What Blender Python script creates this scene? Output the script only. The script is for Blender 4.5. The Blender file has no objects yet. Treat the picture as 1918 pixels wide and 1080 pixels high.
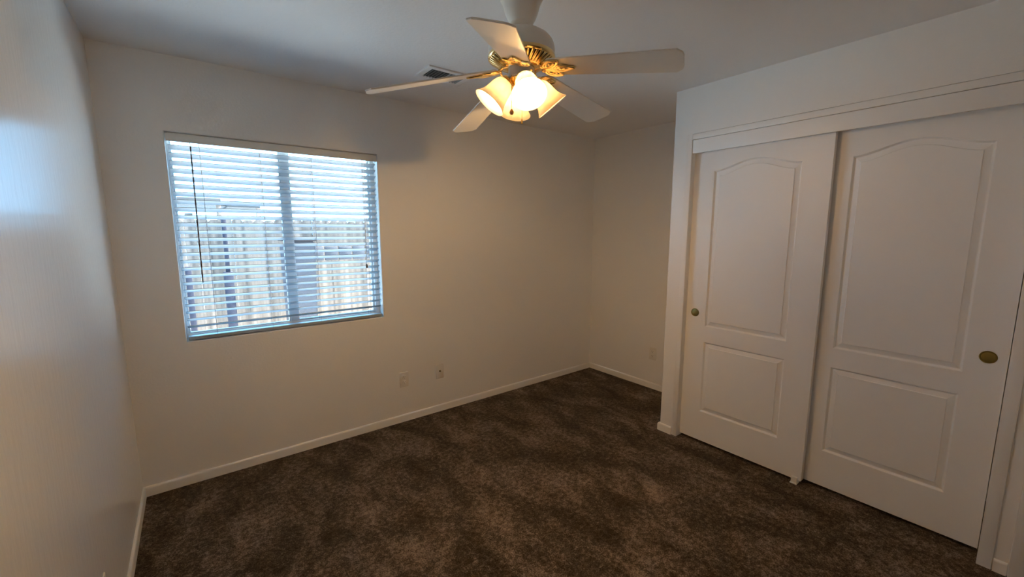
import bpy, bmesh, math, random
from mathutils import Vector, Matrix

random.seed(7)
SC = bpy.context.scene
C = SC.collection

# ------------------------------------------------------------------ camera
YAW, PITCH, ROLL = 0.6564, -0.1371, -0.0007
CAM = Vector((0.3299, -3.015, 1.5007))
cd = bpy.data.cameras.new('camera')
cd.sensor_width = 36.0
cd.lens = 777.99 * 36.0 / 1918.0
cd.clip_start = 0.02
cam = bpy.data.objects.new('camera', cd)
C.objects.link(cam)
fwd = Vector((math.sin(YAW) * math.cos(PITCH), math.cos(YAW) * math.cos(PITCH), math.sin(PITCH)))
rgt = Vector((math.cos(YAW), -math.sin(YAW), 0))
upv = rgt.cross(fwd)
r2 = rgt * math.cos(ROLL) + upv * math.sin(ROLL)
u2 = -rgt * math.sin(ROLL) + upv * math.cos(ROLL)
m = Matrix((r2, u2, -fwd)).transposed().to_4x4()
m.translation = CAM
cam.matrix_world = m
SC.camera = cam

# ------------------------------------------------------------------ world, sun, exposure
SC.view_settings.view_transform = 'Standard'
SC.view_settings.look = 'None'
SC.view_settings.exposure = 0.0
SC.view_settings.gamma = 1.0
SC.view_settings.use_curve_mapping = False
SC.cycles.max_bounces = 14
SC.cycles.diffuse_bounces = 8
SC.cycles.glossy_bounces = 6
SC.cycles.transparent_max_bounces = 16
SC.cycles.caustics_reflective = False
SC.cycles.caustics_refractive = False
SC.cycles.sample_clamp_indirect = 6.0

SKY = (3.1, 7.3, 12.2)
SUN_STRENGTH = 140.0
LAMP = (1.0, 0.60, 0.235)
BULB_STRENGTH = 900.0

w = bpy.data.worlds.new('sky')
SC.world = w
w.use_nodes = True
bg = w.node_tree.nodes['Background']
bg.inputs['Color'].default_value = (SKY[0] / SKY[2], SKY[1] / SKY[2], 1.0, 1)
bg.inputs['Strength'].default_value = SKY[2]

sd = bpy.data.lights.new('sun', 'SUN')
sd.energy = SUN_STRENGTH
sd.angle = math.radians(0.6)
sd.color = (1.0, 0.89, 0.74)
sun = bpy.data.objects.new('sun', sd)
C.objects.link(sun)
sun.location = (0, -6, 12)
sun.rotation_euler = (math.radians(40), 0, math.radians(87.5))


# ------------------------------------------------------------------ materials
def mat(name, col, rough=0.5, metal=0.0, spec=0.5):
    mt = bpy.data.materials.new(name)
    mt.use_nodes = True
    b = mt.node_tree.nodes['Principled BSDF']
    b.inputs['Base Color'].default_value = (*col, 1)
    b.inputs['Roughness'].default_value = rough
    b.inputs['Metallic'].default_value = metal
    b.inputs['Specular IOR Level'].default_value = spec
    return mt


def nd(mt, t, **kw):
    n = mt.node_tree.nodes.new(t)
    for k, v in kw.items():
        if k in n.inputs:
            n.inputs[k].default_value = v
        else:
            setattr(n, k, v)
    return n


def lk(mt, a, ao, b, bi):
    mt.node_tree.links.new(a.outputs[ao], b.inputs[bi])


def add_bump(mt, scale, strength, dist, detail=2.0, stretch=None):
    b = mt.node_tree.nodes['Principled BSDF']
    tc = nd(mt, 'ShaderNodeTexCoord')
    nz = nd(mt, 'ShaderNodeTexNoise', Scale=scale, Detail=detail, Roughness=0.55)
    src = tc
    out = 'Object'
    if stretch:
        mp = nd(mt, 'ShaderNodeMapping')
        mp.inputs['Scale'].default_value = stretch
        lk(mt, tc, 'Object', mp, 'Vector')
        src, out = mp, 'Vector'
    lk(mt, src, out, nz, 'Vector')
    bp = nd(mt, 'ShaderNodeBump', Strength=strength, Distance=dist)
    lk(mt, nz, 'Fac', bp, 'Height')
    lk(mt, bp, 'Normal', b, 'Normal')
    return mt


M = {}
M['wall'] = add_bump(mat('wall_paint', (0.87, 0.855, 0.82), 0.42), 85, 0.22, 0.004)
M['gloss'] = add_bump(mat('semi_gloss_wall_paint', (0.87, 0.855, 0.82), 0.24), 46, 0.22, 0.004, 4.0, (1, 1, 0.22))
M['ceiling'] = add_bump(mat('ceiling_paint', (0.87, 0.86, 0.84), 0.6), 70, 0.25, 0.004)
M['trim'] = mat('trim_paint', (0.88, 0.865, 0.83), 0.36)
M['door'] = add_bump(mat('door_paint', (0.88, 0.87, 0.84), 0.42), 220, 0.08, 0.002, 3, (1, 1, 0.12))
M['brass'] = mat('polished_brass', (0.92, 0.72, 0.36), 0.2, 1.0)
M['antique'] = mat('dull_brass', (0.36, 0.27, 0.09), 0.3, 1.0)
M['fan_white'] = mat('fan_enamel', (0.80, 0.77, 0.70), 0.32)
M['blade'] = add_bump(mat('blade_laminate', (0.80, 0.76, 0.69), 0.38), 40, 0.06, 0.002, 3, (0.3, 6, 6))
M['plastic'] = mat('white_plastic', (0.80, 0.77, 0.71), 0.35)
M['slot'] = mat('outlet_slot', (0.05, 0.045, 0.04), 0.6)
M['vinyl'] = mat('window_vinyl', (0.82, 0.84, 0.84), 0.4)
M['wand'] = mat('brown_wand', (0.075, 0.05, 0.04), 0.4)
M['cord'] = mat('blind_cord', (0.55, 0.55, 0.55), 0.8)
M['fob'] = mat('wooden_fob', (0.30, 0.12, 0.04), 0.45)
M['socket'] = mat('bulb_socket', (0.55, 0.42, 0.25), 0.5)
M['vent_dark'] = mat('duct_dark', (0.03, 0.03, 0.03), 0.7)
M['vent'] = mat('vent_enamel', (0.85, 0.85, 0.84), 0.4)
M['louvre'] = mat('louvre_metal', (0.16, 0.16, 0.16), 0.5)
M['bin'] = mat('grey_blue_plastic', (0.032, 0.036, 0.046), 0.5, spec=0.08)
M['bin_dark'] = mat('bin_lid_plastic', (0.014, 0.014, 0.018), 0.5, spec=0.08)
M['post'] = mat('dark_painted_post', (0.014, 0.016, 0.026), 0.6, spec=0.08)
M['roof'] = mat('neighbour_roof', (0.022, 0.026, 0.030), 0.8, spec=0.08)
M['stucco'] = mat('stucco', (0.12, 0.11, 0.10), 0.9, spec=0.08)
M['ground'] = mat('patio_concrete', (0.74, 0.73, 0.71), 0.9)


def slat_mat():
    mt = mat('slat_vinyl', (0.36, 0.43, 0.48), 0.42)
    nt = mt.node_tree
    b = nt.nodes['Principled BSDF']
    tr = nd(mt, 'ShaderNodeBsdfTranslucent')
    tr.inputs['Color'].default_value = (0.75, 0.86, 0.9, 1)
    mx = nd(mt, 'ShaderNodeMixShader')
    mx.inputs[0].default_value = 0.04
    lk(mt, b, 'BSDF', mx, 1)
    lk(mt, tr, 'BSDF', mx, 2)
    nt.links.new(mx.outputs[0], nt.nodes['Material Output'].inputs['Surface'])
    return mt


M['slat'] = slat_mat()


def glass_mat():
    mt = bpy.data.materials.new('window_glass')
    mt.use_nodes = True
    nt = mt.node_tree
    nt.nodes.remove(nt.nodes['Principled BSDF'])
    t = nd(mt, 'ShaderNodeBsdfTransparent')
    t.inputs['Color'].default_value = (0.93, 0.96, 0.96, 1)
    g = nd(mt, 'ShaderNodeBsdfGlossy', Roughness=0.02)
    f = nd(mt, 'ShaderNodeFresnel', IOR=1.10)
    mx = nd(mt, 'ShaderNodeMixShader')
    lk(mt, f, 'Fac', mx, 0)
    lk(mt, t, 'BSDF', mx, 1)
    lk(mt, g, 'BSDF', mx, 2)
    nt.links.new(mx.outputs[0], nt.nodes['Material Output'].inputs['Surface'])
    return mt


M['glass'] = glass_mat()


def shade_mat():
    mt = bpy.data.materials.new('alabaster_glass')
    mt.use_nodes = True
    nt = mt.node_tree
    b = nt.nodes['Principled BSDF']
    b.inputs['Roughness'].default_value = 0.3
    tc = nd(mt, 'ShaderNodeTexCoord')
    nz = nd(mt, 'ShaderNodeTexNoise', Scale=14.0, Detail=3.0, Distortion=1.5)
    lk(mt, tc, 'Object', nz, 'Vector')
    rp = nd(mt, 'ShaderNodeValToRGB')
    rp.color_ramp.elements[0].position = 0.35
    rp.color_ramp.elements[0].color = (0.54, 0.49, 0.42, 1)
    rp.color_ramp.elements[1].position = 0.65
    rp.color_ramp.elements[1].color = (0.64, 0.60, 0.53, 1)
    lk(mt, nz, 'Fac', rp, 'Fac')
    lk(mt, rp, 'Color', b, 'Base Color')
    tl = nd(mt, 'ShaderNodeBsdfTranslucent')
    lk(mt, rp, 'Color', tl, 'Color')
    tp = nd(mt, 'ShaderNodeBsdfTransparent')
    tp.inputs['Color'].default_value = (1, 0.93, 0.80, 1)
    m1 = nd(mt, 'ShaderNodeMixShader')
    m1.inputs[0].default_value = 0.45
    lk(mt, b, 'BSDF', m1, 1)
    lk(mt, tl, 'BSDF', m1, 2)
    m2 = nd(mt, 'ShaderNodeMixShader')
    m2.inputs[0].default_value = 0.03
    lk(mt, m1, 'Shader', m2, 1)
    lk(mt, tp, 'BSDF', m2, 2)
    nt.links.new(m2.outputs[0], nt.nodes['Material Output'].inputs['Surface'])
    return mt


M['shade'] = shade_mat()


def emit_mat(name, col, s):
    mt = mat(name, (0.9, 0.88, 0.8), 0.3)
    b = mt.node_tree.nodes['Principled BSDF']
    b.inputs['Emission Color'].default_value = (*col, 1)
    b.inputs['Emission Strength'].default_value = s
    return mt


M['bulb_on'] = emit_mat('lit_bulb', LAMP, BULB_STRENGTH)
M['bulb_low'] = emit_mat('lowered_bulb', LAMP, BULB_STRENGTH * 0.36)  # same kind of bulb, strength lowered to darken the left walls
M['bulb_fill'] = emit_mat('fill_bulb', (1.0, 0.54, 0.20), BULB_STRENGTH * 0.62)  # glow added to an unlit bulb to brighten the closet doors


def carpet_mat():
    mt = mat('brown_carpet', (0.06, 0.04, 0.03), 0.95, spec=0.1)
    b = mt.node_tree.nodes['Principled BSDF']
    tc = nd(mt, 'ShaderNodeTexCoord')
    tuft = nd(mt, 'ShaderNodeTexNoise', Scale=150.0, Detail=3.0, Roughness=0.75)
    clump = nd(mt, 'ShaderNodeTexNoise', Scale=42.0, Detail=3.0, Roughness=0.65, Distortion=0.4)
    mp = nd(mt, 'ShaderNodeMapping')
    mp.inputs['Rotation'].default_value = (0, 0, 0.5)
    mp.inputs['Scale'].default_value = (1.0, 0.55, 1)
    lk(mt, tc, 'Object', mp, 'Vector')
    nap = nd(mt, 'ShaderNodeTexNoise', Scale=5.0, Detail=7.0, Roughness=0.68, Distortion=0.5)
    lk(mt, tc, 'Object', tuft, 'Vector')
    lk(mt, tc, 'Object', clump, 'Vector')
    lk(mt, mp, 'Vector', nap, 'Vector')

    def madd(x, k, prev=None):
        n = nd(mt, 'ShaderNodeMath', operation='MULTIPLY_ADD')
        lk(mt, x, 0, n, 0)
        n.inputs[1].default_value = k
        if prev is None:
            n.inputs[2].default_value = 0.0
        else:
            lk(mt, prev, 0, n, 2)
        return n
    pile = madd(clump, 0.42, madd(tuft, 0.58))
    f = madd(nap, 0.50, madd(pile, 0.92))
    r1 = nd(mt, 'ShaderNodeValToRGB')
    e = r1.color_ramp.elements
    e[0].position, e[0].color = 0.595, (0.016, 0.0105, 0.0065, 1)
    e[1].position, e[1].color = 0.88, (0.27, 0.21, 0.165, 1)
    m_ = r1.color_ramp.elements.new(0.71)
    m_.color = (0.060, 0.043, 0.031, 1)
    lk(mt, f, 0, r1, 'Fac')
    lk(mt, r1, 'Color', b, 'Base Color')
    bp = nd(mt, 'ShaderNodeBump', Strength=0.8, Distance=0.010)
    lk(mt, pile, 0, bp, 'Height')
    lk(mt, bp, 'Normal', b, 'Normal')
    b.inputs['Sheen Weight'].default_value = 0.12
    b.inputs['Sheen Tint'].default_value = (0.6, 0.45, 0.35, 1)
    return mt


M['carpet'] = carpet_mat()


def fence_mat():
    mt = mat('weathered_boards', (0.6, 0.57, 0.52), 0.9, spec=0.08)
    b = mt.node_tree.nodes['Principled BSDF']
    tc = nd(mt, 'ShaderNodeTexCoord')
    mp = nd(mt, 'ShaderNodeMapping')
    mp.inputs['Scale'].default_value = (7.0, 7.0, 0.25)
    lk(mt, tc, 'Object', mp, 'Vector')
    nz = nd(mt, 'ShaderNodeTexNoise', Scale=1.6, Detail=4.0, Roughness=0.7)
    lk(mt, mp, 'Vector', nz, 'Vector')
    rp = nd(mt, 'ShaderNodeValToRGB')
    rp.color_ramp.elements[0].position = 0.33
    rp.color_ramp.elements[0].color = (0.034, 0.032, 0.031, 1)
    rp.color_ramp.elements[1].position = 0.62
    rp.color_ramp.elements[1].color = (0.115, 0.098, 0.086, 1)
    lk(mt, nz, 'Fac', rp, 'Fac')
    lk(mt, rp, 'Color', b, 'Base Color')
    return mt


M['fence'] = fence_mat()


# ------------------------------------------------------------------ mesh helpers
def box(bm, x0, x1, y0, y1, z0, z1, bev=0.0, seg=2, mtx=None):
    g = bmesh.ops.create_cube(bm, size=1.0)
    vs = g['verts']
    for v in vs:
        v.co = Vector(((x0 + x1) / 2 + v.co.x * (x1 - x0), (y0 + y1) / 2 + v.co.y * (y1 - y0),
                       (z0 + z1) / 2 + v.co.z * (z1 - z0)))
    if bev > 0:
        es = list({e for v in vs for e in v.link_edges})
        r = bmesh.ops.bevel(bm, geom=es, offset=bev, segments=seg, affect='EDGES', profile=0.5)
        vs = list({v for f in r['faces'] for v in f.verts} | {v for v in vs if v.is_valid})
    if mtx is not None:
        bmesh.ops.transform(bm, matrix=mtx, verts=vs)
    return vs


def lathe(bm, prof, n=40, mtx=None, cap0=False, cap1=False):
    rings = []
    for r, z in prof:
        rings.append([bm.verts.new((r * math.cos(2 * math.pi * i / n), r * math.sin(2 * math.pi * i / n), z))
                      for i in range(n)])
    for a, b in zip(rings[:-1], rings[1:]):
        for i in range(n):
            j = (i + 1) % n
            bm.faces.new((a[i], a[j], b[j], b[i]))
    if cap0:
        bm.faces.new(rings[0][::-1])
    if cap1:
        bm.faces.new(rings[-1])
    vs = [v for r in rings for v in r]
    if mtx is not None:
        bmesh.ops.transform(bm, matrix=mtx, verts=vs)
    return vs


def tube(bm, pts, rad, n=8, closed=False, flat=1.0, up=Vector((0, 0, 1)), cap=True):
    """sweep along pts; rad may be a list; flat squashes along `up`."""
    pts = [Vector(p) for p in pts]
    N = len(pts)
    rings = []
    for i, p in enumerate(pts):
        if closed:
            t = pts[(i + 1) % N] - pts[(i - 1) % N]
        else:
            t = pts[min(i + 1, N - 1)] - pts[max(i - 1, 0)]
        t.normalize()
        a = t.cross(up)
        if a.length < 1e-4:
            a = t.cross(Vector((1, 0, 0)))
        a.normalize()
        b = a.cross(t)
        r = rad[i] if isinstance(rad, (list, tuple)) else rad
        rings.append([bm.verts.new(p + a * r * math.cos(2 * math.pi * k / n) + b * r * flat * math.sin(2 * math.pi * k / n))
                      for k in range(n)])
    rng = range(N) if closed else range(N - 1)
    for i in rng:
        A, B = rings[i], rings[(i + 1) % N]
        for k in range(n):
            j = (k + 1) % n
            bm.faces.new((A[k], A[j], B[j], B[k]))
    if cap and not closed:
        bm.faces.new(rings[0][::-1])
        bm.faces.new(rings[-1])


def obj(name, bm, mt, parent=None, smooth=True, angle=35, loc=None):
    bmesh.ops.recalc_face_normals(bm, faces=bm.faces)
    me = bpy.data.meshes.new(name)
    bm.to_mesh(me)
    bm.free()
    me.materials.append(mt)
    if smooth:
        for p in me.polygons:
            p.use_smooth = True
        me.set_sharp_from_angle(angle=math.radians(angle))
    o = bpy.data.objects.new(name, me)
    C.objects.link(o)
    if parent is not None:
        o.parent = parent
    if loc is not None:
        o.location = loc
    return o


def tag(o, label=None, cat=None, group=None, kind=None):
    if label:
        o['label'] = label
    if cat:
        o['category'] = cat
    if group:
        o['group'] = group
    if kind:
        o['kind'] = kind
    return o


def struct(name, bm, mt, label, cat, parent=None, **kw):
    o = obj(name, bm, mt, parent, **kw)
    return tag(o, label, cat, kind='structure')


def thing(name, label, cat, loc=(0, 0, 0), rz=0.0, group=None):
    o = bpy.data.objects.new(name, None)
    o.empty_display_size = 0.05
    C.objects.link(o)
    o.location = loc
    o.rotation_euler = (0, 0, rz)
    return tag(o, label, cat, group)


NB = bmesh.new

# ------------------------------------------------------------------ dimensions
H = 2.44
W = 3.741
XC = 3.0517          # closet front
YC = -1.3261         # closet corner
YB = -4.0            # back of room
WX0, WX1, WZ0, WZ1 = 0.2664, 1.4357, 0.8636, 2.0414
T = 0.14             # outer wall
OY0, OY1, OZ = -1.463, -2.955, 2.105    # closet opening

# ------------------------------------------------------------------ room shell
bm = NB()
box(bm, -0.2, W + 0.2, YB - 0.2, T, -0.12, 0.0)
struct('floor', bm, M['carpet'], 'dark brown plush carpet with lighter vacuum marks', 'carpet', smooth=False)

bm = NB()
box(bm, -0.2, W + 0.2, YB - 0.2, T, H, H + 0.12)
struct('ceiling', bm, M['ceiling'], 'white painted ceiling around the fan', 'ceiling', smooth=False)

bm = NB()
box(bm, -0.6, W + 0.6, YB - 0.6, T + 1.45, H + 0.121, H + 0.20)  # out of view; overhang deepened to keep sun off the ground near the window
struct('roof', bm, M['roof'], 'unseen house roof with a deep overhang added to shade the ground outside', 'roof', smooth=False)

# window wall with bullnosed opening
bm = NB()
ox = (-0.14, W + 0.14)
outer = [(ox[0], 0), (ox[1], 0), (ox[1], H), (ox[0], H)]
inner = [(WX0, WZ0), (WX1, WZ0), (WX1, WZ1), (WX0, WZ1)]
of = [bm.verts.new((x, 0, z)) for x, z in outer]
inf = [bm.verts.new((x, 0, z)) for x, z in inner]
ob = [bm.verts.new((x, T, z)) for x, z in outer]
ib = [bm.verts.new((x, T, z)) for x, z in inner]
edges = []
for i in range(4):
    j = (i + 1) % 4
    bm.faces.new((of[i], of[j], inf[j], inf[i]))
    bm.faces.new((ob[j], ob[i], ib[i], ib[j]))
    bm.faces.new((inf[i], inf[j], ib[j], ib[i]))
    bm.faces.new((of[j], of[i], ob[i], ob[j]))
be = [bm.edges.get((inf[i], inf[(i + 1) % 4])) for i in range(4)]
bmesh.ops.bevel(bm, geom=be, offset=0.008, segments=4, affect='EDGES', profile=0.5)
struct('wall_far', bm, M['wall'], 'off-white wall with the window', 'wall', angle=25)

bm = NB()
box(bm, -0.14, 0, YB, 0.0, 0, H)
struct('wall_left', bm, M['gloss'], 'glossy off-white wall on the left mirroring the window', 'wall', smooth=False)

bm = NB()
box(bm, W, W + 0.14, YB, 0.0, 0, H)
struct('wall_right', bm, M['wall'], 'off-white alcove wall beyond the closet', 'wall', smooth=False)

bm = NB()
box(bm, -0.14, W + 0.14, YB - 0.14, YB, 0, H)
struct('wall_near', bm, M['wall'], 'off-white wall behind the camera', 'wall', smooth=False)

# closet front: left stub with bullnosed corner, header, right stub
bm = NB()
CT = 0.115
g = box(bm, XC, XC + CT, OY0, YC, 0, H)
ce = [e for e in bm.edges if all(abs(v.co.x - XC) < 1e-5 and abs(v.co.y - YC) < 1e-5 for v in e.verts)]
bmesh.ops.bevel(bm, geom=ce, offset=0.012, segments=5, affect='EDGES', profile=0.5)
box(bm, XC, XC + CT, OY1, OY0, OZ + 0.0368, H)
box(bm, XC + 0.02, XC + CT, OY1, OY0, OZ, OZ + 0.0368)
box(bm, XC, XC + CT, YB, OY1, 0, H)
struct('wall_closet', bm, M['wall'], 'off-white closet front wall around the sliding doors', 'wall', angle=25)

bm = NB()
box(bm, XC + CT, W, YC - 0.10, YC, 0, H)
struct('wall_closet_side', bm, M['wall'], 'off-white closet end wall facing the alcove', 'wall', smooth=False)


# baseboards ------------------------------------------------------------
def base_run(bm, p0, p1, nrm, h=0.058, t=0.012, m0=0, m1=0):
    """profile swept from p0 to p1, nrm points into the room; m0/m1 mitre offsets along the run."""
    p0, p1 = Vector((*p0, 0)), Vector((*p1, 0))
    d = (p1 - p0).normalized()
    n = Vector((*nrm, 0))
    prof = [(0, 0), (t, 0), (t, h - 0.012), (t * 0.92, h - 0.006), (t * 0.65, h - 0.0015), (t * 0.3, h), (0, h)]
    A = [bm.verts.new(p0 + n * a + Vector((0, 0, z)) + d * m0 * a) for a, z in prof]
    B = [bm.verts.new(p1 + n * a + Vector((0, 0, z)) + d * m1 * a) for a, z in prof]
    k = len(prof)
    for i in range(k):
        j = (i + 1) % k
        bm.faces.new((A[i], A[j], B[j], B[i]))
    bm.faces.new(A[::-1])
    bm.faces.new(B)


bm = NB()
base_run(bm, (0, 0), (W, 0), (0, -1), m0=1, m1=-1)
struct('baseboard_far', bm, M['trim'], 'white baseboard under the window wall', 'baseboard')
bm = NB()
base_run(bm, (0, YB), (0, 0), (1, 0), m1=-1)
struct('baseboard_left', bm, M['trim'], 'white baseboard along the glossy left wall', 'baseboard')
bm = NB()
base_run(bm, (W, 0), (W, YC), (-1, 0), m0=1, m1=-1)
struct('baseboard_right', bm, M['trim'], 'white baseboard along the alcove wall', 'baseboard')
bm = NB()
base_run(bm, (W, YC), (XC, YC), (0, 1), m0=1, m1=1)
base_run(bm, (XC, YC), (XC, -1.425), (-1, 0), m0=-1)
struct('baseboard_closet', bm, M['trim'], 'short white baseboard wrapping the closet corner', 'baseboard')
bm = NB()
base_run(bm, (XC, -3.002), (XC, -3.043), (-1, 0))
struct('baseboard_near', bm, M['trim'], 'short white baseboard right of the closet doors', 'baseboard')

# closet trim: thin band round the opening
bm = NB()
pr = 0.007
box(bm, XC - 0.0025, XC + 0.02, OY0 - 0.001, OY0 + 0.036, 0, OZ + 0.0345, 0.0012)
box(bm, XC - 0.001, XC + 0.02, OY1, OY0, OZ, OZ + 0.035, 0.001)
box(bm, XC - 0.010, XC + 0.03, OY1 - 0.044, OY1 + 0.001, 0, OZ + 0.035, 0.002)
struct('trim_1', bm, M['trim'], 'narrow white trim framing the closet opening', 'trim')
bm = NB()
box(bm, XC + 0.004, XC + 0.022, OY1, OY0 - 0.003, 2.016, OZ - 0.002, 0.001)
struct('trim_2', bm, M['trim'], 'flat white fascia board hiding the closet door track', 'trim')
bm = NB()
box(bm, XC - 0.016, XC, -3.105, -3.045, 0, 2.10, 0.004)
box(bm, XC - 0.016, XC, -3.94, -3.88, 0, 2.10, 0.004)
box(bm, XC - 0.016, XC, -3.94, -3.045, 2.10, 2.16, 0.004)
struct('trim_3', bm, M['trim'], 'white entry door casing at the right edge', 'trim')


# ------------------------------------------------------------------ closet doors
def door_bm(width, z0, z1, thick, pw, upper, lower, rise):
    """local: x across (0..width), y = 0 front face (towards -y), z up. two raised panels, arched upper one."""
    bm = NB()
    cx = width / 2
    N = 28

    def panel_loop(kind, ins, dep):
        za, zb = (upper if kind == 'u' else lower)
        x0, x1 = cx - pw / 2 + ins, cx + pw / 2 - ins
        pts = [(x0, za + ins), (x1, za + ins)]
        if kind == 'u':
            for i in range(N + 1):
                t = 1 - i / N
                z = zb + rise * (0.5 - 0.5 * math.cos(2 * math.pi * t)) ** 0.85 - ins
                pts.append((x0 + (x1 - x0) * t, z))
        else:
            pts += [(x1, zb - ins), (x0, zb - ins)]
        return [bm.verts.new((x, dep, z)) for x, z in pts]

    def ring(vs):
        return [bm.edges.get((vs[i], vs[(i + 1) % len(vs)])) or bm.edges.new((vs[i], vs[(i + 1) % len(vs)]))
                for i in range(len(vs))]

    rect = [bm.verts.new((x, 0, z)) for x, z in ((0, z0), (width, z0), (width, z1), (0, z1))]
    steps = [(0, 0), (0.002, 0.0010), (0.006, 0.0090), (0.009, 0.0125), (0.012, 0.0128), (0.034, 0.0058), (0.0365, 0.0016)]
    loops = {k: [panel_loop(k, a, b) for a, b in steps] for k in 'ul'}
    es = ring(rect) + ring(loops['u'][0]) + ring(loops['l'][0])
    bmesh.ops.triangle_fill(bm, use_beauty=True, use_dissolve=False, edges=es, normal=(0, -1, 0))
    for k in 'ul':
        L = loops[k]
        for a, b in zip(L[:-1], L[1:]):
            n = len(a)
            for i in range(n):
                j = (i + 1) % n
                bm.faces.new((a[i], a[j], b[j], b[i]))
        bmesh.ops.triangle_fill(bm, use_beauty=True, use_dissolve=False, edges=ring(L[-1]), normal=(0, -1, 0))
    back = [bm.verts.new((v.co.x, thick, v.co.z)) for v in rect]
    for i in range(4):
        j = (i + 1) % 4
        bm.faces.new((rect[i], rect[j], back[j], back[i]))
    bm.faces.new(back[::-1])
    return bm


def place_door(name, label, ystart, width, xf, ylocal_pull):
    bm = door_bm(width, 0.018, 2.06, 0.035, 0.50, (0.846, 1.892), (0.232, 0.737), 0.053)
    d = struct(name, bm, M['door'], label, 'closet door', angle=22)
    # local x -> world -y ; local y (depth) -> world +x
    d.matrix_world = Matrix(((0, 1, 0, xf), (-1, 0, 0, ystart), (0, 0, 1, 0), (0, 0, 0, 1)))
    b2 = NB()
    prof = [(0.0285, 0.0), (0.0285, -0.0016), (0.0275, -0.0026), (0.0255, -0.0026), (0.0243, -0.0012), (0.0235, 0.0),
            (0.0225, 0.0005)]
    prof += [(0.0225 * math.cos(a), -0.0004 - 0.0012 * math.sin(a)) for a in (0.2, 0.5, 0.9, 1.2, 1.5)]
    lathe(b2, prof, 36, Matrix.Rotation(math.radians(-90), 4, 'X'), cap1=True)
    # lathe axis z -> local y ; keep rim proud towards -y
    p = obj('finger_pull', b2, M['antique'], d)
    p.location = (ylocal_pull, -0.0005, 0.935)
    p['label'] = 'round brass finger pull'
    return d


place_door('door_1', 'front sliding closet door with arched panel, nearest the alcove', -1.457, 0.787, XC + 0.05, 0.070)
place_door('door_2', 'rear sliding closet door with arched panel, at the right side', -2.185, 0.764, XC + 0.095, 0.704)
bm = NB()
box(bm, XC - 0.004, XC + 0.03, -3.88, -3.105, 0.01, 2.10)
struct('door_3', bm, M['door'], 'white entry door beside the closet', 'door')

bm = NB()
box(bm, XC + 0.020, XC + 0.128, -2.232, -2.196, 0.0, 0.006, 0.001)
box(bm, XC + 0.028, XC + 0.042, -2.230, -2.198, 0.0, 0.040, 0.003)
box(bm, XC + 0.026, XC + 0.034, -2.205, -2.199, 0.0, 0.030, 0.002)
tag(obj('door_guide', bm, M['plastic']), 'small white plastic floor guide under the closet doors', 'door guide')

# ------------------------------------------------------------------ window
wy = 0.078
bm = NB()
fl, fr, fb, ft = 0.014, 0.030, 0.030, 0.012     # frame widths left, right, bottom, top
box(bm, WX0, WX0 + fl, wy, T - 0.004, WZ0, WZ1, 0.003)
box(bm, WX1 - fr, WX1, wy, T - 0.004, WZ0, WZ1, 0.003)
box(bm, WX0 + fl, WX1 - fr, wy, T - 0.004, WZ0, WZ0 + fb, 0.003)
box(bm, WX0 + fl, WX1 - fr, wy, T - 0.004, WZ1 - ft, WZ1, 0.003)
win = struct('window_1', bm, M['vinyl'], 'white vinyl sliding window behind the blind', 'window')
bm = NB()
box(bm, 0.828, 0.872, wy + 0.008, wy + 0.040, WZ0 + fb, WZ1 - ft, 0.003)
obj('meeting_stile', bm, M['vinyl'], win)
for nm, a, b, yy, s in (('sash', WX0 + fl, 0.828, wy + 0.022, 0.008), ('sash', 0.872, WX1 - fr, wy + 0.030, 0.012)):
    bm = NB()
    box(bm, a, a + s, yy - 0.01, yy + 0.01, WZ0 + fb, WZ1 - ft, 0.002)
    box(bm, b - s, b, yy - 0.01, yy + 0.01, WZ0 + fb, WZ1 - ft, 0.002)
    box(bm, a + s, b - s, yy - 0.01, yy + 0.01, WZ0 + fb, WZ0 + fb + s, 0.002)
    box(bm, a + s, b - s, yy - 0.01, yy + 0.01, WZ1 - ft - 0.008, WZ1 - ft, 0.002)
    sa = obj(nm, bm, M['vinyl'], win)
    bm = NB()
    box(bm, a + s, b - s, yy - 0.002, yy + 0.002, WZ0 + fb + s, WZ1 - ft - 0.008)
    obj('pane', bm, M['glass'], sa, smooth=False)

# ------------------------------------------------------------------ blind
BY = 0.036
TILT = math.radians(23)
bl = thing('window_blind', 'white horizontal slat blind half open inside the window', 'blind', (0.851, BY, WZ0))
BX0, BX1 = WX0 + 0.007 - 0.851, WX1 - 0.007 - 0.851


def bz(z):
    return z - WZ0


bm = NB()
box(bm, BX0 - 0.004, BX1 + 0.004, -BY + 0.003, -BY + 0.010, bz(1.992), bz(2.0345), 0.0018)
box(bm, BX0 - 0.004, BX0 + 0.003, -BY + 0.010, 0.02, bz(1.992), bz(2.0345), 0.001)
box(bm, BX1 - 0.003, BX1 + 0.004, -BY + 0.010, 0.02, bz(1.992), bz(2.0345), 0.001)
obj('valance', bm, M['plastic'], bl)
bm = NB()
box(bm, BX0 + 0.004, BX1 - 0.004, -0.022, 0.028, bz(2.000), bz(2.0395), 0.002)
obj('head_rail', bm, M['plastic'], bl)
bm = NB()
hw = 0.025
n = 6
top, bot = [], []
for i in range(n + 1):
    s = -1 + 2 * i / n
    crown = 0.0012 * (1 - s * s)
    top.append((s * hw, 0.0013 + crown))
    bot.append((s * hw, -0.0013 + crown))
prof = top + bot[::-1]
A = [bm.verts.new((BX0 + 0.003, y, z)) for y, z in prof]
B = [bm.verts.new((BX1 - 0.003, y, z)) for y, z in prof]
k = len(prof)
for i in range(k):
    j = (i + 1) % k
    bm.faces.new((A[i], A[j], B[j], B[i]))
bm.faces.new(A[::-1])
bm.faces.new(B)
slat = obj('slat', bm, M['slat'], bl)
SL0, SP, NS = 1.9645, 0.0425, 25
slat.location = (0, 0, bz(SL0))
slat.rotation_euler = (-TILT, 0, 0)
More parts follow.
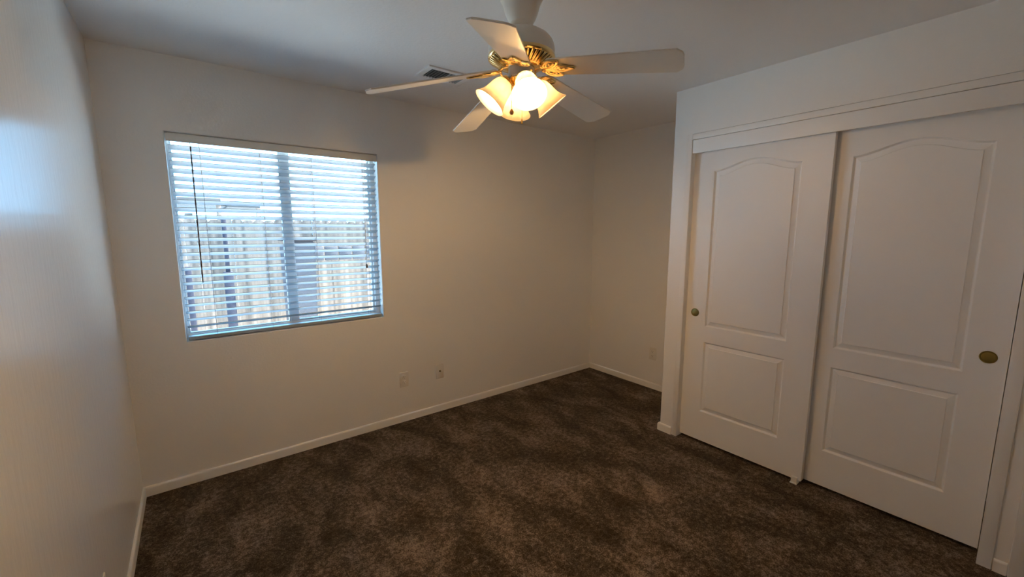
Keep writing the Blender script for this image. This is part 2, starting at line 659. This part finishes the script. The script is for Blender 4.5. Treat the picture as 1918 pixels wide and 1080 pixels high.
for i in range(1, NS):
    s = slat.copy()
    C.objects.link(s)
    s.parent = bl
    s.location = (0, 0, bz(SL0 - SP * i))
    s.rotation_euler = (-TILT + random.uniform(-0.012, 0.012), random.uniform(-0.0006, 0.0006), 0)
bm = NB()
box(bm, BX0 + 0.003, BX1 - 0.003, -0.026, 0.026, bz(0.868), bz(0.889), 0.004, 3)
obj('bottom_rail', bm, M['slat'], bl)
for lx in (0.416, 0.712, 1.004, 1.345):
    bm = NB()
    x = lx - 0.851
    for yy in (-0.0245, 0.0245):
        tube(bm, [(x, yy, bz(0.885)), (x, yy, bz(2.0))], 0.0009, 6)
    for i in range(NS):
        z = bz(SL0 - SP * i)
        c, sn = math.cos(TILT) * 0.0245, math.sin(TILT) * 0.0245
        tube(bm, [(x, -0.0245, z + sn - 0.003), (x, 0.0245, z - sn - 0.003)], 0.0007, 5)
    obj('ladder_cord', bm, M['cord'], bl)
bm = NB()
x = 0.376 - 0.851
pts = [(x - 0.001, -0.031, bz(1.992)), (x, -0.034, bz(1.975))]
tube(bm, pts, 0.0015, 6)
twp = []
rr = []
for i in range(60):
    f = i / 59
    twp.append((x - 0.006 * f, -0.0345, bz(1.972 - 0.768 * f)))
    rr.append(0.0036 + 0.0007 * math.sin(i * 1.4) if i < 58 else 0.003)
tube(bm, twp, rr, 6)
o = obj('tilt_wand', bm, M['wand'], bl)
o['label'] = 'thin dark brown tilt wand'
bm = NB()
for dx in (-0.004, 0.004):
    tube(bm, [(1.330 - 0.851 + dx, -0.030, bz(1.992)), (1.331 - 0.851 + dx * 0.5, -0.031, bz(1.6)), (1.330 - 0.851, -0.031, bz(1.268))],
         0.0010, 6)
lc = obj('lift_cord', bm, M['cord'], bl)
bm = NB()
lathe(bm, [(0.0015, 0.016), (0.0045, 0.010), (0.0075, -0.006), (0.008, -0.014), (0.005, -0.017)], 16,
      Matrix.Translation((1.330 - 0.851, -0.031, bz(1.254))), True, True)
o = obj('tassel', bm, M['wand'], lc)
o['label'] = 'small dark cord tassel'


# ------------------------------------------------------------------ wall plates
def plate_base():
    bm = NB()
    box(bm, -0.0365, 0.0365, -0.006, 0.0, -0.06, 0.06, 0.0035, 3)
    return bm


def outlet(label, group=None):
    t = thing('wall_outlet', label, 'outlet', group=group)
    p = obj('cover_plate', plate_base(), M['plastic'], t)
    for s in (-1, 1):
        bm = NB()
        vs = lathe(bm, [(0.0165, -0.0062), (0.0165, -0.0082), (0.0155, -0.0088)], 28, None, False, True)
        for v in vs:
            v.co = Vector((v.co.x, v.co.z, max(-0.0125, min(0.0125, v.co.y)) + s * 0.0205))
        rc = obj('receptacle', bm, M['plastic'], t)
        bm = NB()
        box(bm, -0.0080, -0.0058, -0.0091, -0.0086, s * 0.0205 + 0.000, s * 0.0205 + 0.009)
        box(bm, 0.0058, 0.0078, -0.0091, -0.0086, s * 0.0205 + 0.001, s * 0.0205 + 0.008)
        lathe(bm, [(0.0026, 0), (0.0026, 0.0005)], 12,
              Matrix.Translation((0, -0.0087, s * 0.0205 - 0.0065)) @ Matrix.Rotation(math.radians(90), 4, 'X'), True, True)
        obj('slots', bm, M['slot'], rc)
    bm = NB()
    lathe(bm, [(0.0032, -0.0062), (0.0028, -0.0072)], 14, Matrix.Rotation(math.radians(90), 4, 'X') @ Matrix.Diagonal((1, 1, -1, 1)), False, True)
    obj('screw', bm, M['plastic'], t)
    return t


t = outlet('white power outlet below the right corner of the window, left of the pair')
t.location = (1.576, 0, 0.343)
t = outlet('white power outlet on the alcove wall beside the closet corner')
t.location = (W, -0.791, 0.341)
t.rotation_euler = (0, 0, math.radians(-90))
t = outlet('white power outlet low on the glossy left wall, only its top in view')
t.location = (0, -1.194, 0.292)
t.rotation_euler = (0, 0, math.radians(90))
t = thing('cable_jack', 'white cable jack plate with a small centre connector, right of the outlet under the window', 'cable jack', (1.889, 0, 0.344))
obj('cover_plate', plate_base(), M['plastic'], t)
bm = NB()
lathe(bm, [(0.0075, 0.006), (0.0075, 0.009), (0.0048, 0.009), (0.0048, 0.015), (0.002, 0.015), (0.002, 0.010)], 16,
      Matrix.Translation((0, 0, 0.004)) @ Matrix.Rotation(math.radians(90), 4, 'X'), False, True)
obj('connector', bm, M['antique'], t)['label'] = 'small metal threaded connector'

# ------------------------------------------------------------------ ceiling vent
VX0, VX1, VY0, VY1 = 1.493, 1.800, -0.735, -0.527
vt = thing('ceiling_vent', 'rectangular ceiling air vent with dark louvres by the window wall', 'air vent',
           ((VX0 + VX1) / 2, (VY0 + VY1) / 2, H))
hx, hy = (VX1 - VX0) / 2, (VY1 - VY0) / 2
bm = NB()
b_ = 0.040
prof = [(0.0, 0.0), (0.002, -0.007), (0.010, -0.009), (b_ - 0.004, -0.006), (b_, -0.003), (b_, 0.0)]
loops = []
for ins, z in prof:
    loops.append([bm.verts.new((sx * (hx - ins), sy * (hy - ins), z)) for sx, sy in ((-1, -1), (1, -1), (1, 1), (-1, 1))])
for a, b in zip(loops[:-1], loops[1:]):
    for i in range(4):
        j = (i + 1) % 4
        bm.faces.new((a[i], a[j], b[j], b[i]))
obj('vent_frame', bm, M['vent'], vt)
bm = NB()
box(bm, -hx + b_ - 0.002, hx - b_ + 0.002, -hy + b_ - 0.002, hy - b_ + 0.002, -0.0012, -0.0004)
obj('duct_opening', bm, M['vent_dark'], vt, smooth=False)
nl = 12
for i in range(nl):
    bm = NB()
    xx = -hx + b_ + 0.008 + i * (2 * hx - 2 * b_ - 0.016) / (nl - 1)
    box(bm, -0.0007, 0.0007, -hy + b_, hy - b_, -0.0045, 0.0045,
        mtx=Matrix.Translation((xx, 0, -0.0052)) @ Matrix.Rotation(math.radians(40 if i < nl / 2 else -40), 4, 'Y'))
    obj('louvre', bm, M['louvre'], vt, smooth=False)

# ------------------------------------------------------------------ ceiling fan
FX, FY = 1.460, -1.612
fan = thing('ceiling_fan', 'white and brass five-blade ceiling fan with four glass light shades', 'ceiling fan', (FX, FY, H))


def fz(z):
    return z - H


bm = NB()
lathe(bm, [(0.0, 2.4399), (0.083, 2.4399), (0.085, 2.434), (0.085, 2.414), (0.082, 2.406), (0.076, 2.402), (0.073, 2.390), (0.067, 2.366),
           (0.057, 2.342), (0.048, 2.330), (0.046, 2.326), (0.047, 2.320), (0.045, 2.311), (0.040, 2.306), (0.030, 2.306),
           (0.027, 2.312), (0.0, 2.312)], 48, Matrix.Translation((0, 0, -H)))
obj('canopy', bm, M['fan_white'], fan)
bm = NB()
lathe(bm, [(0.0, 2.318), (0.018, 2.317), (0.024, 2.311), (0.018, 2.305), (0.0135, 2.301), (0.0135, 2.285)], 24, Matrix.Translation((0, 0, -H)))
obj('down_rod', bm, M['fan_white'], fan)
bm = NB()
lathe(bm, [(0.0, 2.298), (0.03, 2.297), (0.062, 2.293), (0.092, 2.284), (0.113, 2.271), (0.126, 2.256), (0.133, 2.240), (0.135, 2.224),
           (0.135, 2.203), (0.131, 2.201)], 64, Matrix.Translation((0, 0, -H)))
obj('motor_housing', bm, M['fan_white'], fan)
# brass vented ring under the motor
bm = NB()
lathe(bm, [(0.1352, 2.2035), (0.1365, 2.200), (0.1365, 2.192), (0.133, 2.188), (0.126, 2.186)], 64, Matrix.Translation((0, 0, -H)))
lathe(bm, [(0.083, 2.162), (0.078, 2.158), (0.060, 2.156), (0.0, 2.156)], 64, Matrix.Translation((0, 0, -H)))
for i in range(40):
    a = 2 * math.pi * i / 40
    mt_ = Matrix.Rotation(a, 4, 'Z')
    p0, p1 = Vector((0.128, 0, fz(2.188))), Vector((0.081, 0, fz(2.162)))
    mid = (p0 + p1) / 2
    ang = math.atan2(p0.z - p1.z, p0.x - p1.x)
    L = (p0 - p1).length
    box(bm, -L / 2, L / 2, -0.0056, 0.0056, -0.003, 0.003, 0.0015, 2,
        mtx=mt_ @ Matrix.Translation(mid) @ Matrix.Rotation(-ang, 4, 'Y'))
ring_o = obj('vent_ring', bm, M['brass'], fan)
ring_o['label'] = 'polished brass vented ring'
bm = NB()
lathe(bm, [(0.126, 2.197), (0.077, 2.168), (0.0, 2.168)], 48, Matrix.Translation((0, 0, -H)))
obj('motor_core', bm, M['slot'], fan)
bm = NB()
lathe(bm, [(0.050, 2.158), (0.053, 2.154), (0.053, 2.120), (0.050, 2.116), (0.0, 2.116)], 40, Matrix.Translation((0, 0, -H)))
obj('switch_housing', bm, M['fan_white'], fan)

# blades ---------------------------------------------------------------
BLADES = [(154.5, 2.024, 2.136), (-62.0, 2.090, 2.146), (-137.0, 2.056, 2.142), (82.0, 2.030, 2.137), (9.5, 2.080, 2.140)]
R0, R1 = 0.112, 0.622


def blade_bm():
    bm = NB()
    L = R1 - R0
    w0, w1 = 0.054, 0.0705
    out = [(0.012, -w0), (L - 0.024, -w1), (L - 0.004, -w1 * 0.72), (L, -w1 * 0.5), (L, w1 * 0.5), (L - 0.004, w1 * 0.72), (L - 0.024, w1), (0.012, w0), (0.0, w0 * 0.72), (0.0, -w0 * 0.72)]
    top = [bm.verts.new((x, y, 0.003)) for x, y in out]
    botv = [bm.verts.new((x, y, -0.003)) for x, y in out]
    n = len(out)
    bm.faces.new(top)
    bm.faces.new(botv[::-1])
    for i in range(n):
        j = (i + 1) % n
        bm.faces.new((top[i], botv[i], botv[j], top[j]))
    bmesh.ops.bevel(bm, geom=[e for e in bm.edges if len({round(v.co.z, 5) for v in e.verts}) == 1], offset=0.0012, segments=1, affect='EDGES')
    return bm


def iron_bm():
    """ornate brass bracket in blade space: x = 0 at blade root, hangs under the blade."""
    bm = NB()
    z = -0.0065
    # arm back to the motor ring, rising
    tube(bm, [(-0.048, 0, 0.012), (-0.036, 0, 0.010), (-0.022, 0, 0.002), (-0.010, 0, z), (0.02, 0, z), (0.05, 0, z)],
         [0.013, 0.012, 0.010, 0.009, 0.008, 0.006], 10, flat=0.55)
    box(bm, -0.056, -0.034, -0.016, 0.016, 0.006, 0.016, 0.002)

    def loop(cx, cy, rx, ry, rot, tip=0.0, r=0.0055):
        pts = []
        for i in range(26):
            a = 2 * math.pi * i / 26
            x, y = rx * math.cos(a), ry * math.sin(a)
            if tip and math.cos(a) > 0:
                x += tip * (math.cos(a) ** 3)
                y *= (1 - 0.5 * math.cos(a) ** 2)
            c, s = math.cos(rot), math.sin(rot)
            pts.append((cx + x * c - y * s, cy + x * s + y * c, z))
        tube(bm, pts, r, 8, closed=True, flat=0.8)

    for s in (-1, 1):
        loop(0.020, s * 0.029, 0.034, 0.020, s * 0.45, 0.004, 0.0062)
        loop(0.016, s * 0.026, 0.017, 0.010, s * 0.45, 0.0, 0.005)
        loop(-0.012, s * 0.012, 0.012, 0.008, -s * 0.5, 0.0, 0.0045)
    loop(0.062, 0, 0.026, 0.019, 0, 0.024, 0.006)
    loop(0.058, 0, 0.012, 0.009, 0, 0.006, 0.005)
    for px, py in ((0.018, 0.032), (0.018, -0.032), (0.055, 0)):
        lathe(bm, [(0.0, -0.0035), (0.004, -0.0028), (0.0055, 0.0), (0.0055, 0.003)], 12, Matrix.Translation((px, py, z - 0.002)))
    return bm


bl_me = ir_me = None
for ang, zt, zr in BLADES:
    if bl_me is None:
        b = obj('blade', blade_bm(), M['blade'], fan, angle=20)
        ir = obj('blade_bracket', iron_bm(), M['brass'], b)
        ir['label'] = 'ornate scrolled brass bracket'
        proto_b, proto_i = b, ir
        bl_me = 1
    else:
        b = proto_b.copy()
        C.objects.link(b)
        b.parent = fan
        ir = proto_i.copy()
        C.objects.link(ir)
        ir.parent = b
    droop = math.atan2(zr - zt, R1 - R0)
    b.matrix_local = (Matrix.Rotation(math.radians(ang), 4, 'Z') @ Matrix.Translation((R0, 0, fz(zr)))
                      @ Matrix.Rotation(droop, 4, 'Y') @ Matrix.Rotation(math.radians(-11.5), 4, 'X'))

# light kit ------------------------------------------------------------
bm = NB()
lathe(bm, [(0.050, 2.117), (0.052, 2.112), (0.044, 2.104), (0.036, 2.098), (0.034, 2.084), (0.038, 2.076), (0.034, 2.064), (0.020, 2.054),
           (0.012, 2.048), (0.010, 2.040), (0.006, 2.034), (0.0, 2.032)], 36, Matrix.Translation((0, 0, -H)))
o = obj('light_fitter', bm, M['brass'], fan)
o['label'] = 'brass hub of the light kit'
SH_TILT = math.radians(50)        # axis below horizontal


def shade_bm():
    bm = NB()
    # bell along +z from neck (z=0) to mouth
    prof = [(0.024, 0.0), (0.027, 0.004), (0.033, 0.010), (0.040, 0.022), (0.0445, 0.038), (0.047, 0.056), (0.050, 0.074), (0.0555, 0.090),
            (0.063, 0.104), (0.069, 0.112), (0.0705, 0.1145), (0.0695, 0.1155), (0.067, 0.1125), (0.061, 0.104), (0.0535, 0.090), (0.048, 0.074),
            (0.045, 0.056), (0.0425, 0.038), (0.038, 0.022), (0.031, 0.0115), (0.025, 0.006)]
    lathe(bm, prof, 44)
    return bm


def bulb_bm():
    bm = NB()
    prof = [(0.0125, 0.022), (0.014, 0.030), (0.019, 0.040), (0.0245, 0.050), (0.027, 0.061), (0.0262, 0.071), (0.022, 0.081), (0.014, 0.088),
            (0.005, 0.091), (0.0, 0.0915)]
    lathe(bm, prof, 28)
    return bm


for ang, lit in ((154, 'bulb_low'), (-116, 'bulb_on'), (64, 'bulb_on'), (-26, 'bulb_fill')):
    a = math.radians(ang)
    bm = NB()
    pts = [(0.028, 0, fz(2.086)), (0.040, 0, fz(2.094)), (0.049, 0, fz(2.104)), (0.054, 0, fz(2.108)), (0.060, 0, fz(2.106))]
    tube(bm, pts, [0.008, 0.007, 0.007, 0.008, 0.009], 10)
    neck = Vector((0.058, 0, fz(2.106)))
    ax = Vector((math.cos(SH_TILT), 0, -math.sin(SH_TILT)))
    rotm = Vector((0, 0, 1)).rotation_difference(ax).to_matrix().to_4x4()
    sm = Matrix.Translation(neck) @ rotm
    lathe(bm, [(0.0, -0.014), (0.012, -0.013), (0.022, -0.006), (0.029, 0.004), (0.0295, 0.012), (0.0275, 0.012), (0.0265, 0.003), (0.010, -0.002),
               (0.0, -0.002)], 28, sm)
    for kk in range(3):
        q = kk * 2.094 + 0.5
        c = sm @ Vector((0.031 * math.cos(q), 0.031 * math.sin(q), 0.007))
        e = sm @ Vector((0.041 * math.cos(q), 0.041 * math.sin(q), 0.007))
        tube(bm, [c, (c + e) / 2, e], [0.002, 0.0045, 0.0045], 8)
    arm = obj('light_arm', bm, M['brass'], fan)
    arm.rotation_euler = (0, 0, a)
    sh = obj('lamp_shade', shade_bm(), M['shade'], arm, angle=60)
    sh.matrix_local = sm @ Matrix.Translation((0, 0, 0.002))
    bb = NB()
    lathe(bb, [(0.0, -0.001), (0.014, 0.0), (0.014, 0.024), (0.012, 0.025)], 20)
    so = obj('bulb_socket', bb, M['socket'], arm)
    so.matrix_local = sm
    bu = obj('light_bulb', bulb_bm(), M[lit], arm)
    bu.matrix_local = sm
    if lit != 'bulb_fill':
        bu['label'] = 'lit frosted light bulb'
    else:
        bu['label'] = 'fourth light bulb, orange glow added to light the closet doors'

# pull chains
def chain(x, y, z0, z1):
    bm = NB()
    n = int((z0 - z1) / 0.0042)
    for i in range(n):
        zz = z0 - (z0 - z1) * i / max(1, n - 1)
        bmesh.ops.create_icosphere(bm, subdivisions=1, radius=0.0016, matrix=Matrix.Translation((x, y, fz(zz))))
    tube(bm, [(x, y, fz(z0)), (x, y, fz(z1))], 0.0006, 5)
    return obj('pull_chain', bm, M['antique'], fan)


r_ = Vector((0.79, -0.61))
tw = Vector((-0.61, -0.79))
p1 = r_ * -0.040 + tw * 0.045
c1 = chain(p1.x, p1.y, 2.115, 1.985)
bm = NB()
lathe(bm, [(0.0, 0.012), (0.004, 0.010), (0.0085, 0.002), (0.009, -0.003), (0.006, -0.009), (0.0, -0.011)], 18, Matrix.Translation((p1.x, p1.y, fz(1.976))))
obj('chain_fob', bm, M['fob'], c1)['label'] = 'small brown wooden fob'
p2 = r_ * 0.004 + tw * -0.055
c2 = chain(p2.x, p2.y, 2.11, 1.972)
bm = NB()
lathe(bm, [(0.0, 0.012), (0.003, 0.010), (0.0035, -0.008), (0.0, -0.010)], 12, Matrix.Translation((p2.x, p2.y, fz(1.963))))
obj('chain_fob', bm, M['antique'], c2)['label'] = 'slim brass fob'

# ------------------------------------------------------------------ outdoors
bm = NB()
box(bm, -8, 14, T, 14, -0.25, -0.10)
struct('ground', bm, M['ground'], 'concrete patio outside the window', 'ground', smooth=False)

fe = thing('board_fence', 'pale weathered board fence across the yard outside', 'fence', (0, 4.2, -0.1))
bm = NB()
x = -2.4
while x < 5.6:
    wdt = random.uniform(0.128, 0.14)
    h = 1.78 + random.uniform(-0.02, 0.02)
    y = random.uniform(-0.010, 0.010)
    vs = [bm.verts.new((x + a, y + d, z)) for d in (0, 0.018) for a, z in
          ((0, 0.03), (wdt, 0.03), (wdt, h - 0.03), (wdt - 0.03, h), (0.03, h), (0, h - 0.03))]
    bm.faces.new(vs[:6])
    bm.faces.new(vs[6:][::-1])
    for i in range(6):
        j = (i + 1) % 6
        bm.faces.new((vs[i], vs[i + 6], vs[j + 6], vs[j]))
    x += wdt + 0.0005
obj('picket_panel', bm, M['fence'], fe, smooth=False)
for z in (0.35, 1.45):
    bm = NB()
    box(bm, -2.4, 5.6, 0.03, 0.07, z, z + 0.09)
    obj('rail', bm, M['fence'], fe, smooth=False)
for xx in (-2.3, 0.3, 2.9, 5.4):
    bm = NB()
    box(bm, xx, xx + 0.09, 0.07, 0.16, 0.0, 1.85)
    obj('post', bm, M['fence'], fe, smooth=False)

bm = NB()
box(bm, 0.615, 0.710, 2.95, 3.05, -0.10, 1.02, 0.006)
box(bm, 0.640, 0.685, 2.975, 3.025, 1.02, 1.66, 0.004)
tag(obj('yard_post', bm, M['post']), 'stout dark blue-grey post standing before the yard fence', 'post')
bm = NB()
box(bm, 0.255, 0.315, 2.95, 3.01, -0.10, 1.10, 0.006)
tag(obj('short_post', bm, M['post']), 'short thin dark post left of the tall yard post', 'post')

bn = thing('storage_bin', 'tall grey-blue wheeled bin behind the right window pane', 'bin', (1.465, 3.2, -0.1))
bm = NB()
lo = [(-0.15, -0.24, 0.06), (0.15, -0.24, 0.06), (0.15, 0.24, 0.06), (-0.15, 0.24, 0.06)]
hi = [(-0.165, -0.30, 1.48), (0.165, -0.30, 1.48), (0.165, 0.30, 1.42), (-0.165, 0.30, 1.42)]
a = [bm.verts.new(v) for v in lo]
b = [bm.verts.new(v) for v in hi]
for i in range(4):
    j = (i + 1) % 4
    bm.faces.new((a[i], a[j], b[j], b[i]))
bm.faces.new(a[::-1])
bm.faces.new(b)
bmesh.ops.bevel(bm, geom=list(bm.edges), offset=0.02, segments=2, affect='EDGES')
obj('bin_body', bm, M['bin'], bn)
bm = NB()
box(bm, -0.185, 0.185, -0.33, 0.31, 1.47, 1.52, 0.015)
obj('bin_lid', bm, M['bin_dark'], bn)
for s in (-1, 1):
    bm = NB()
    lathe(bm, [(0.0, -0.025), (0.09, -0.025), (0.10, -0.015), (0.10, 0.015), (0.09, 0.025), (0.0, 0.025)], 24,
          Matrix.Translation((s * 0.165, 0.22, 0.10)) @ Matrix.Rotation(math.radians(90), 4, 'Y'))
    obj('wheel', bm, M['slot'], bn)

gr = thing('garden_railing', 'dark boarded railing crossing in front of the fence', 'railing', (2.12, 3.7, -0.1))
for i in range(6):
    bm = NB()
    box(bm, -0.60 + i * 0.205, -0.60 + i * 0.205 + 0.185, -0.012, 0.012, 1.165, 1.37, 0.003)
    obj('board', bm, M['bin'], gr)
for i in (-0.58, 0.60):
    bm = NB()
    box(bm, i - 0.02, i + 0.02, 0.012, 0.05, 0, 1.34, 0.004)
    obj('post', bm, M['fence'], gr)
bm = NB()
box(bm, -0.60, 0.62, 0.012, 0.03, 1.20, 1.24)
obj('rail', bm, M['fence'], gr)

nh = thing('patio_cover', 'thin flat patio roof seen above the yard fence', 'patio cover', (1.1, 10.5, -0.1))
for x0, x1 in ((-2.6, -0.04), (0.09, 0.85)):
    bm = NB()
    box(bm, x0, x1, 0, 2.5, 2.29 - 0.05 * (x0 > 0), 2.46 - 0.06 * (x0 > 0), 0.01)
    obj('roof_slab', bm, M['roof'], nh)
for x in (-2.5, -0.1, 0.80):
    bm = NB()
    box(bm, x - 0.05, x + 0.05, 0.02, 0.12, 0, 2.30, 0.005)
    obj('post', bm, M['fence'], nh)
bm = NB()
box(bm, -0.06, 0.11, 0.3, 2.4, 2.28, 2.33, 0.004)
obj('tie_beam', bm, M['roof'], nh)
